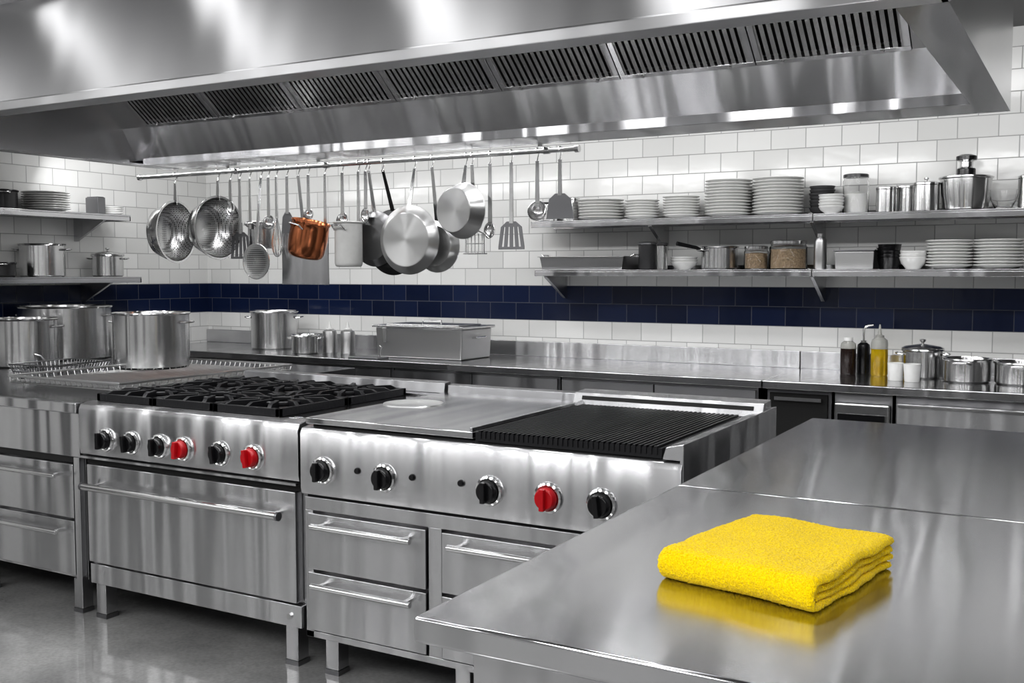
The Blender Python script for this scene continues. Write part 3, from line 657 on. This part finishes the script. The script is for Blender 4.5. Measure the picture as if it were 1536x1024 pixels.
t = thing('menu_holder', 'dark upright box between plate stacks on upper left shelf', 'box', lpos(146, 1.945))
MB().box(-.07, .07, -.035, .035, 0, .13).build('case', M_DKST, t, bevel=.004); MB().box(-.06, .06, -.028, .028, .13, .134).build('top_edge', M_GREYCER, t)
pot('sauce_pan', 'dark pan at the far left of the upper left shelf', 'pan', lpos(2, 1.945), .12, .13, mat=M_GREYCER, handles=1, rotz=-.4)
pot('stock_pot', 'steel two handled pot on the lower left shelf', 'pot', lpos(64, 1.475), .155, .235, rotz=R(35))
pot('stock_pot', 'smaller lidded steel pot ending the lower left shelf', 'pot', lpos(162, 1.475), .115, .165, lid=1, rotz=R(35))
pot('sauce_pan', 'dark pan at the far left of the lower left shelf', 'pan', lpos(3, 1.475, -6.62), .09, .10, mat=M_GREYCER, handles=1, rotz=-.6)

def canister(label, px, Y, Z, r, h, mat=None, lidmat=None, knob_=True, cat='canister', name='canister'):
    t = thing(name, label, cat, at2(px, Y, Z))
    MB().lathe([(0, 0), (r-.004, 0), (r, .004), (r, h-.003), (r-.003, h), (0, h)], 32).build('body', mat or M_POT, t)
    l = MB().lathe([(r+.002, h+.0005), (r+.002, h+.012), (r*.85, h+.018), (0, h+.02)], 32).build('lid', lidmat or mat or M_POT, t)
    if knob_: MB().lathe([(.006, h+.019), (.006, h+.028), (.014, h+.034), (.012, h+.042), (0, h+.043)], 16).build('lid_knob', lidmat or mat or M_POT, l)
    return t
def jar(label, px, Y, Z, r, h, fill, frac, lidmat, name='glass_jar'):
    t = thing(name, label, 'jar', at2(px, Y, Z))
    MB().lathe([(0, 0), (r-.004, 0), (r, .006), (r, h*.9), (r*.93, h*.95), (r*.93, h), (r*.88, h), (r*.88, h*.95), (r-.005, h*.88), (r-.005, .006), (0, .006)], 32).build('glass', M_GLASS, t)
    MB().lathe([(0, .0075), (r-.0065, .0075), (r-.0065, h*frac), (r*.4, h*frac+.008), (0, h*frac+.004)], 28).build('contents', fill, t)
    MB().lathe([(0, h+.001), (r*.98, h+.001), (r*.98, h+.018), (r*.9, h+.022), (0, h+.022)], 32).build('lid', lidmat, t)
    return t
pot('sauce_pot', 'steel pot on the upper shelf behind the hanging ladle', 'pot', at2(822, 6.45, ZU), .09, .135, handles=1, rotz=R(200))
canister('steel canister behind the rightmost hanging turner', 856, 6.45, ZU, .06, .15, knob_=False)
jar('clear glass jar with white contents and dark lid on upper shelf', 1281, 6.44, ZU, .075, .215, M_WPLAS, .55, M_GREYCER)
canister('slim steel canister left of three on upper shelf', 1327, 6.38, ZU, .058, .135, knob_=False)
canister('steel canister in the middle of three on upper shelf', 1357, 6.48, ZU, .062, .145, knob_=False)
canister('steel canister with knobbed lid right of three on upper shelf', 1386, 6.36, ZU, .072, .15)
t = thing('food_processor', 'steel mixing pot with black motor head on the upper shelf', 'blender', at2(1445, 6.42, ZU))
MB().lathe([(0, 0), (.11, 0), (.122, .008), (.135, .10), (.138, .178), (.146, .184), (.146, .190), (.136, .190), (.132, .18), (.118, .012), (0, .01)], 48).build('bowl', M_POT, t)
l = MB().lathe([(.135, .1905), (.135, .194), (.055, .20), (0, .20)], 40).build('lid', M_POT, t)
MB().lathe([(.05, .199), (.05, .235), (.034, .248), (.034, .275), (.055, .287), (.055, .308), (.03, .318), (0, .318)], 28).build('motor_head', M_BLACK, l)
MB().lathe([(.0505, .238), (.0365, .249), (.0365, .275), (.0555, .288)], 28).build('ring', M_CHROME, l)
stack('glass_bowl', 'clear glass bowl', 'right of the steel mixing pot', 'bowl', at2(1502, 6.42, ZU), bowlprof(.08, .11), 1, .02, M_GLASS, None)
canister('steel canister at the right edge of the upper shelf', 1541, 6.42, ZU, .06, .17, knob_=False)
# lower right shelf
q0, q1 = at2(824, 6.42, ZLo), at2(948, 6.42, ZLo); ln = q1[0]-q0[0]
t = thing('roasting_tray', 'long shallow steel roasting tray on the lower shelf', 'tray', ((q0[0]+q1[0])/2, 6.42, ZLo+.0008))
bm = MB(); lx, ly = ln/2, .145
rr = [(lx*.95, ly*.93, 0), (lx, ly, .085), (lx+.012, ly+.012, .085), (lx+.012, ly+.012, .090), (lx-.004, ly-.004, .090), (lx*.95-.004, ly*.93-.004, .004)]
v = [(sx*a, sy*b, z) for a, b, z in rr for sx, sy in ((-1, -1), (1, -1), (1, 1), (-1, 1))]
fs = [(0, 1, 2, 3), (20, 21, 22, 23)]+[(4*k+i, 4*k+(i+1) % 4, 4*k+4+(i+1) % 4, 4*k+4+i) for k in range(5) for i in range(4)]
bm.add(v, fs); bm.build('pan', M_TRAY, t, bevel=.003)
for sx in (-1, 1): MB().tube([(sx*(lx+.01), -.05, .088), (sx*(lx+.03), -.045, .1), (sx*(lx+.03), .045, .1), (sx*(lx+.01), .05, .088)], .005, 8).build('handle', M_BAR, t)
canister('black canister next to the roasting tray', 971, 6.42, ZLo, .060, .165, M_GREYCER, M_DKST, False)
canister('slim steel canister touching the black canister', 993, 6.31, ZLo, .036, .155, M_POT, M_GREYCER, False)
pot('sauce_pan', 'steel saucepan with long black handle on lower shelf', 'pan', at2(1079, 6.42, ZLo), .115, .145, handles=1, rotz=R(228), longh=True)
jar('glass jar of pale grain, left and smaller of the pair', 1134, 6.42, ZLo, .076, .125, M_GRAIN, .80, M_BAR)
jar('glass jar of brown grain, right and bigger of the pair', 1182, 6.42, ZLo, .114, .155, M_GRAIN, .80, M_BAR)
bottle('shaker_bottle', 'slim pale bottle standing at the lower shelf join', 1229, 6.36, .038, .225, M_SATIN, M_BAR, 'cap', Z=ZLo+.0008)
t = thing('steel_box', 'low rectangular steel box on the lower shelf', 'box', at2(1286, 6.42, ZLo))
frust(MB(), .115, .11, 0, .105, .95).build('body', M_SATIN, t, bevel=.006); MB().box(-.12, .12, -.115, .115, .106, .114).build('lid', M_DKST, t, bevel=.003)
stack('black_cup', 'black cup', 'black stack on lower shelf', 'cup', at2(1333, 6.42, ZLo), [(0, 0), (.055, 0), (.066, .062), (.068, .066), (.06, .066), (.05, .006), (0, .006)], 5, .020, M_BLACK, 'black cups')

# ------------------------------------------------------------------ hanging rail
YR, ZR = 5.0, 2.165
rx0, rx1 = onY(210, 262, YR).x, onY(866, 216, YR).x
t = thing('hanging_rail', 'long steel utensil rail under the back of the hood', 'rail', ((rx0+rx1)/2, YR, ZR))
MB().tube([(rx0, YR, ZR), (rx1, YR, ZR)], .014, 14).build('rod', M_BAR, t, True)
for x in (rx0, rx1): MB().tube([(x-.012, YR, ZR), (x+.012, YR, ZR)], .02, 14).build('end_cap', M_BAR, t, True)
for px in (355, 490, 820):
    x = onY(px, 250, YR).x
    MB().box(x-.014, x+.014, HR+.001, YR+.016, ZR+.013, ZR+.022).box(x-.014, x+.014, HR+.0005, HR+.008, ZR+.02, ZR+.14).tube([(x-.02, YR, ZR), (x+.02, YR, ZR)], .019, 12).build('bracket', M_BAR, t, True, bevel=.002)
HG = 'utensils and pans on the hanging rail'
def rx(px): return onY(px, 250, YR).x
def rl(px, y): return ZR-onY(px, y, YR).z
def hang(name, label, cat, px):
    return thing(name, label, cat, (rx(px), YR, ZR), (0, 0, 0), HG)
def handle(t, L, w=.021, w1=.027, th=.006, mat=None, y=0):
    mat = mat or M_BAR; z0 = -.05
    h = MB().add([(-w/2, -th/2, z0), (w/2, -th/2, z0), (w/2, th/2, z0), (-w/2, th/2, z0), (-w1/2, y-th/2, -L), (w1/2, y-th/2, -L), (w1/2, y+th/2, -L), (-w1/2, y+th/2, -L)],
        [(0, 1, 2, 3), (4, 5, 6, 7), (0, 1, 5, 4), (1, 2, 6, 5), (2, 3, 7, 6), (3, 0, 4, 7)]).build('handle', mat, t, bevel=.0015)
    pr = .0172; pts = [(0, pr*cos(a_), pr*sin(a_)) for a_ in [R(k) for k in range(200, -1, -20)]]
    MB().tube(pts+[(0, pr*.9, -.018), (0, .003, -.036), (0, 0, -.06)], .0035, 6).build('hook', M_BAR, h)
    return h
def frypan(label, px, ytop, ybot, depth, mat, yaw, y0, hm=None, name='frying_pan', dx=0):
    t = hang(name, label, 'pan', px); L = rl(px, ytop); r = (rl(px, ybot)-L)/2
    handle(t, L+.015, .018, .028, .007, hm, y0)
    M = Matrix.Translation((dx, 0, 0)) @ Matrix.Translation((0, y0, -L-r)) @ Matrix.Rotation(yaw, 4, 'Z') @ Matrix.Translation((0, -depth, 0)) @ Matrix.Rotation(R(-90), 4, 'X')
    MB().lathe([(0, 0), (r*.3, 0), (r*.6, 0), (r*.76, 0), (r*.775, 0), (r*.80, .0025), (r*.985, depth*.93), (r, depth), (r+.003, depth+.002), (r-.002, depth+.003), (r*.78, .009), (r*.72, .004), (0, .004)], 64, M).build('pan', mat, t, ang=.5)
    return t
def strainer(label, px, ytop, ybot, yaw):
    t = hang('colander', label, 'colander', px); L = rl(px, ytop); r = (rl(px, ybot)-L)/2
    handle(t, L+.02, .02, .034, .006)
    M = Matrix.Translation((0, 0, -L-r)) @ Matrix.Rotation(yaw, 4, 'Z') @ Matrix.Rotation(R(90), 4, 'X')
    d = r*.75
    MB().lathe([(0, -d), (r*.55, -d*.97), (r*.82, -d*.75), (r*.95, -d*.3), (r, 0), (r+.012, .002), (r+.012, .006), (r-.002, .004)], 48, M).build('shell', M_POT, t)
    MB().lathe([(0, -d+.006), (r*.54, -d*.97+.006), (r*.80, -d*.75+.006), (r*.93, -d*.3), (r-.006, 0.001)], 48, M).build('perforated_liner', M_PERF, t)
    return t
strainer('leftmost deep steel colander hanging at the rail end', 262, 303, 392, R(100))
strainer('second deep steel colander with pierced bowl, from the left', 326, 296, 387, R(88))
Q6 = [(0, 1, 2, 3), (4, 5, 6, 7), (0, 1, 5, 4), (1, 2, 6, 5), (2, 3, 7, 6), (3, 0, 4, 7)]
def trap(mb, a, b, z0, c, d, z1, h=.002):
    return mb.add([(a, -h, z0), (b, -h, z0), (d, -h, z1), (c, -h, z1), (a, h, z0), (b, h, z0), (d, h, z1), (c, h, z1)], Q6)
def turner(label, px, ytop, ybot, wpx, slots, mat=None, name='turner'):
    t = hang(name, label, 'spatula', px); L = rl(px, ytop); B = rl(px, ybot); w = wpx/205/2
    handle(t, L+.012)
    mb = MB(); mat = mat or M_DKST
    trap(mb, -w*.35, w*.35, -L, -w*.8, w*.8, -L-.03)
    if slots:
        trap(mb, -w, w, -B+.015, -w, w, -B)
        for k in range(slots+1):
            f = -1+2*k/slots; bw = w/slots*.5
            x0, x1 = f*(w*.8-bw), f*(w-bw)
            trap(mb, x0-bw, x0+bw, -L-.03, x1-bw, x1+bw, -B+.015)
    else: trap(mb, -w*.8, w*.8, -L-.03, -w, w, -B)
    mb.build('blade', mat, t)
def skimmer(label, px, ytop, ybot, y=-.05):
    t = hang('skimmer', label, 'skimmer', px); L = rl(px, ytop); r = (rl(px, ybot)-L)/2
    handle(t, L+.01, y=y)
    M = Matrix.Translation((0, y-.005, -L-r)) @ Matrix.Rotation(R(90), 4, 'X')
    MB().lathe([(0, -.012), (r*.6, -.008), (r, .0), (r, .003), (r*.6, -.005), (0, -.009)], 36, M).build('disc', M_PERF, t)
    MB().tube([(r*cos(k*pi/16), y-.005, -L-r+r*sin(k*pi/16)) for k in range(32)], .004, 6, True).build('rim', M_BAR, t)
def ladle(label, px, ytop, ybot, tilt=60, name='ladle', squash=1):
    t = hang(name, label, 'ladle' if name == 'ladle' else 'spoon', px); L = rl(px, ytop); r = (rl(px, ybot)-L)/2
    handle(t, L+.015)
    M = Matrix.Translation((0, -.01, -L-r)) @ Matrix.Rotation(R(tilt), 4, 'X') @ Matrix.Diagonal((squash, 1, 1 if squash == 1 else .5, 1))
    pr = [(r*sin(R(a_)), -r*cos(R(a_))) for a_ in range(0, 91, 10)]
    pi_ = [(p*.95, q*.95+.001) for p, q in reversed(pr)]
    MB().lathe(pr+pi_, 32, M).build('bowl', M_POT, t)
def whisk(label, px, ytop, ybot):
    t = hang('whisk', label, 'whisk', px); L = rl(px, ytop); B = rl(px, ybot); w = .045
    handle(t, L+.01, .014, .018, .012)
    mb = MB()
    for k in range(5):
        a_ = k*pi/5; pts = []
        for i in range(21):
            u = -1+2*i/20; x = w*math.sin(pi/2*(u))*(1 if abs(u) < .6 else (1-abs(u))/.4*.9+.1); z = -B+(B-L)*abs(u)**2.2
            pts.append((x*cos(a_), x*sin(a_), z))
        mb.tube(pts, .0022, 5)
    mb.build('wires', M_BAR, t)
turner('slotted steel turner hanging right of the colanders', 359, 348, 388, 36, 4)
skimmer('round pierced skimmer hanging lowest, between turner and whisk', 391, 366, 418)
whisk('balloon whisk hanging left of the copper pan', 414, 325, 385)
ladle('small steel ladle hanging between skimmer and whisk', 402, 322, 345, 75)
turner('narrow solid steel turner hanging right of the whisk', 430, 318, 350, 20, 0)
def hangpot(label, px, ytop, ybot, r, mat, name, roll=0, front=True, round_=False):
    t = hang(name, label, 'pan', px); L = rl(px, ytop); h = rl(px, ybot)-L
    handle(t, L+.05, .016, .024, .006)
    yc = -(r+.014) if front else (r+.014)
    M = Matrix.Translation((0, yc, -L)) @ Matrix.Rotation(roll, 4, 'Y') @ Matrix.Translation((0, 0, -h))
    if round_:
        outer = [(0, 0), (r*.55, 0), (r*.74, .004), (r*.86, .014), (r*.94, .034), (r*.985, h*.38), (r*1.0, h*.55), (r*.985, h*.8), (r*.97, h-.014)]
        inner = [(r*.955, h-.008), (r*.96, h*.5), (r*.8, .03), (0, .012)]
        prof = outer+[(r*1.0, h-.008), (r*1.03, h-.002), (r*1.0, h+.003)]+inner
    else:
        prof = [(0, 0), (r*.86, 0), (r*.95, .006), (r, .022), (r, h-.012), (r+.006, h-.008), (r+.009, h-.003), (r+.006, h+.002), (r, h+.003), (r-.004, h-.004), (r-.004, .022), (0, .01)]
    MB().lathe(prof, 56, M).build('body', mat, t, ang=.9)
    hm = MB(); w = .04
    hm.tube([(-w, -r+.003, h*.82), (-w*.9, -r-.03, h*.92), (w*.9, -r-.03, h*.92), (w, -r+.003, h*.82)], .006, 8, M=M)
    hm.build('loop_handle', M_BAR, t)
    return t
hangpot('small steel saucepan hanging behind the whisk', 374, 332, 372, .085, M_PAN, 'sauce_pan', front=False)
hangpot('shiny copper saucepan hanging tilted from the rail', 487, 334, 388, .118, M_COPPER, 'copper_pan', R(14), round_=True)
hangpot('pale enamel pot hanging right of the copper pan', 537, 334, 400, .083, M_ENAMEL, 'enamel_pot')
t = hang('baking_sheet', 'flat steel baking sheet hanging behind the copper pan', 'tray', 447)
L = rl(444, 345); B = rl(444, 426); handle(t, L+.02, y=.05)
MB().box(-.19, .19, .054, .058, -B, -L).tube([(-.19, .056, -L), (.19, .056, -L), (.19, .056, -B), (-.19, .056, -B)], .005, 6, True).build('sheet', M_FRONT, t)
ladle('steel ladle hanging just left of the enamel pot', 513, 318, 338, 70)
ladle('steel ladle hanging above the left side of the copper pan', 462, 312, 330, 70)
ladle('narrow steel spoon hanging between enamel pot and dull frying pan', 548, 312, 334, 85, 'serving_spoon', .7)
ladle('short steel spoon hanging left of the slotted turner by the colanders', 345, 300, 324, 85, 'serving_spoon', .7)
frypan('dull steel frying pan, left of the overlapping pans', 553, 316, 399, .035, M_SPUND, R(0), .055)
frypan('black iron frying pan between the steel pans', 574, 313, 412, .03, M_PANBLK, R(0), .10, M_PANBLK)
frypan('large bright steel frying pan in front of the black one', 622, 309, 411, .04, M_SPUN, R(3), -.06)
frypan('steel frying pan, rightmost of the overlapping pans', 648, 329, 408, .04, M_SPUN, R(0), .05)
frypan('deep shiny saucepan hanging with its base forward', 699, 275, 358, .09, M_SPUN, R(-8), -.03, name='sauce_pan')
t = hang('potato_masher', 'wire masher hanging behind the deep shiny saucepan', 'masher', 708); L = rl(708, 345); B = rl(708, 380); handle(t, L+.01, y=.03)
mb = MB(); w = .06; y_ = .03
mb.tube([(-w, y_, -B), (-w, y_, -L-.02), (-.01, y_, -L), (.01, y_, -L), (w, y_, -L-.02), (w, y_, -B)], .004, 6)
mb.tube([(-w, y_-.03, -B), (w, y_-.03, -B), (w, y_+.03, -B), (-w, y_+.03, -B)], .004, 6, True)
for k in range(5): mb.tube([(-w+2*w*(k+.5)/5, y_, -L-.02), (-w+2*w*(k+.5)/5, y_, -B)], .003, 6)
mb.tube([(-w, y_, -(L+B)/2-.01), (w, y_, -(L+B)/2-.01)], .003, 6)
mb.build('grid', M_BAR, t)
ladle('steel spoon hanging between masher and slotted turner', 735, 333, 358, 85, 'serving_spoon', .75)
turner('slotted steel turner hanging left of the ladle', 767, 332, 374, 34, 4)
ladle('steel ladle hanging second from the right end', 806, 300, 331, 75)
turner('solid steel turner hanging at the right end of the rail', 840, 290, 328, 34, 0)

# ------------------------------------------------------------------ light
def area(x, y, z, sx, sy, w, rot=(0, 0, 0), col=(1, 1, 1)):
    l = bpy.data.lights.new('ceiling_or_fill_lamp', 'AREA'); l.shape = 'RECTANGLE'; l.size = sx; l.size_y = sy; l.energy = w; l.color = col
    o = bpy.data.objects.new('ceiling_or_fill_lamp', l); COL.objects.link(o); o.location = (x, y, z); o.rotation_euler = rot
    return o
for x in (-6.2, -4.7, -3.2, -1.7, -.2, 1.3): area(x, -.6, ZC-.03, .3, 2.4, 48)
for x in (-6.3, -5.3, -4.3, -3.3, -2.3, -1.3, -.3, .7): area(x, 1.9, ZC-.03, .20, 2.1, 3.5)  # dim strips added for the streaks they mirror in the hood fascia
for x in (-5.8, -4.0, -2.2, -.4): area(x, 5.14, ZC-.06, 1.3, .26, 11, (R(32), 0, 0))  # unseen strips added near the ceiling, tilted to light the back wall
for x in (-6.1, -4.7, -3.2, -1.7, -.3): area(x, HR+.02, 2.30, 1.2, .06, 5, (R(62), 0, 0))  # fill strips added behind the hood to brighten the wall between shelves
for x in (-5.2, -4.5, -3.8, -3.1, -2.4, -1.7, -1.0): area(x, 3.5, 2.63, .14, .5, 6.5)  # unseen lamps added inside the hood to brighten its inner panels
w = bpy.data.worlds.new('world'); SC.world = w; w.use_nodes = True
w.node_tree.nodes['Background'].inputs[0].default_value = (.5, .5, .5, 1); w.node_tree.nodes['Background'].inputs[1].default_value = .3
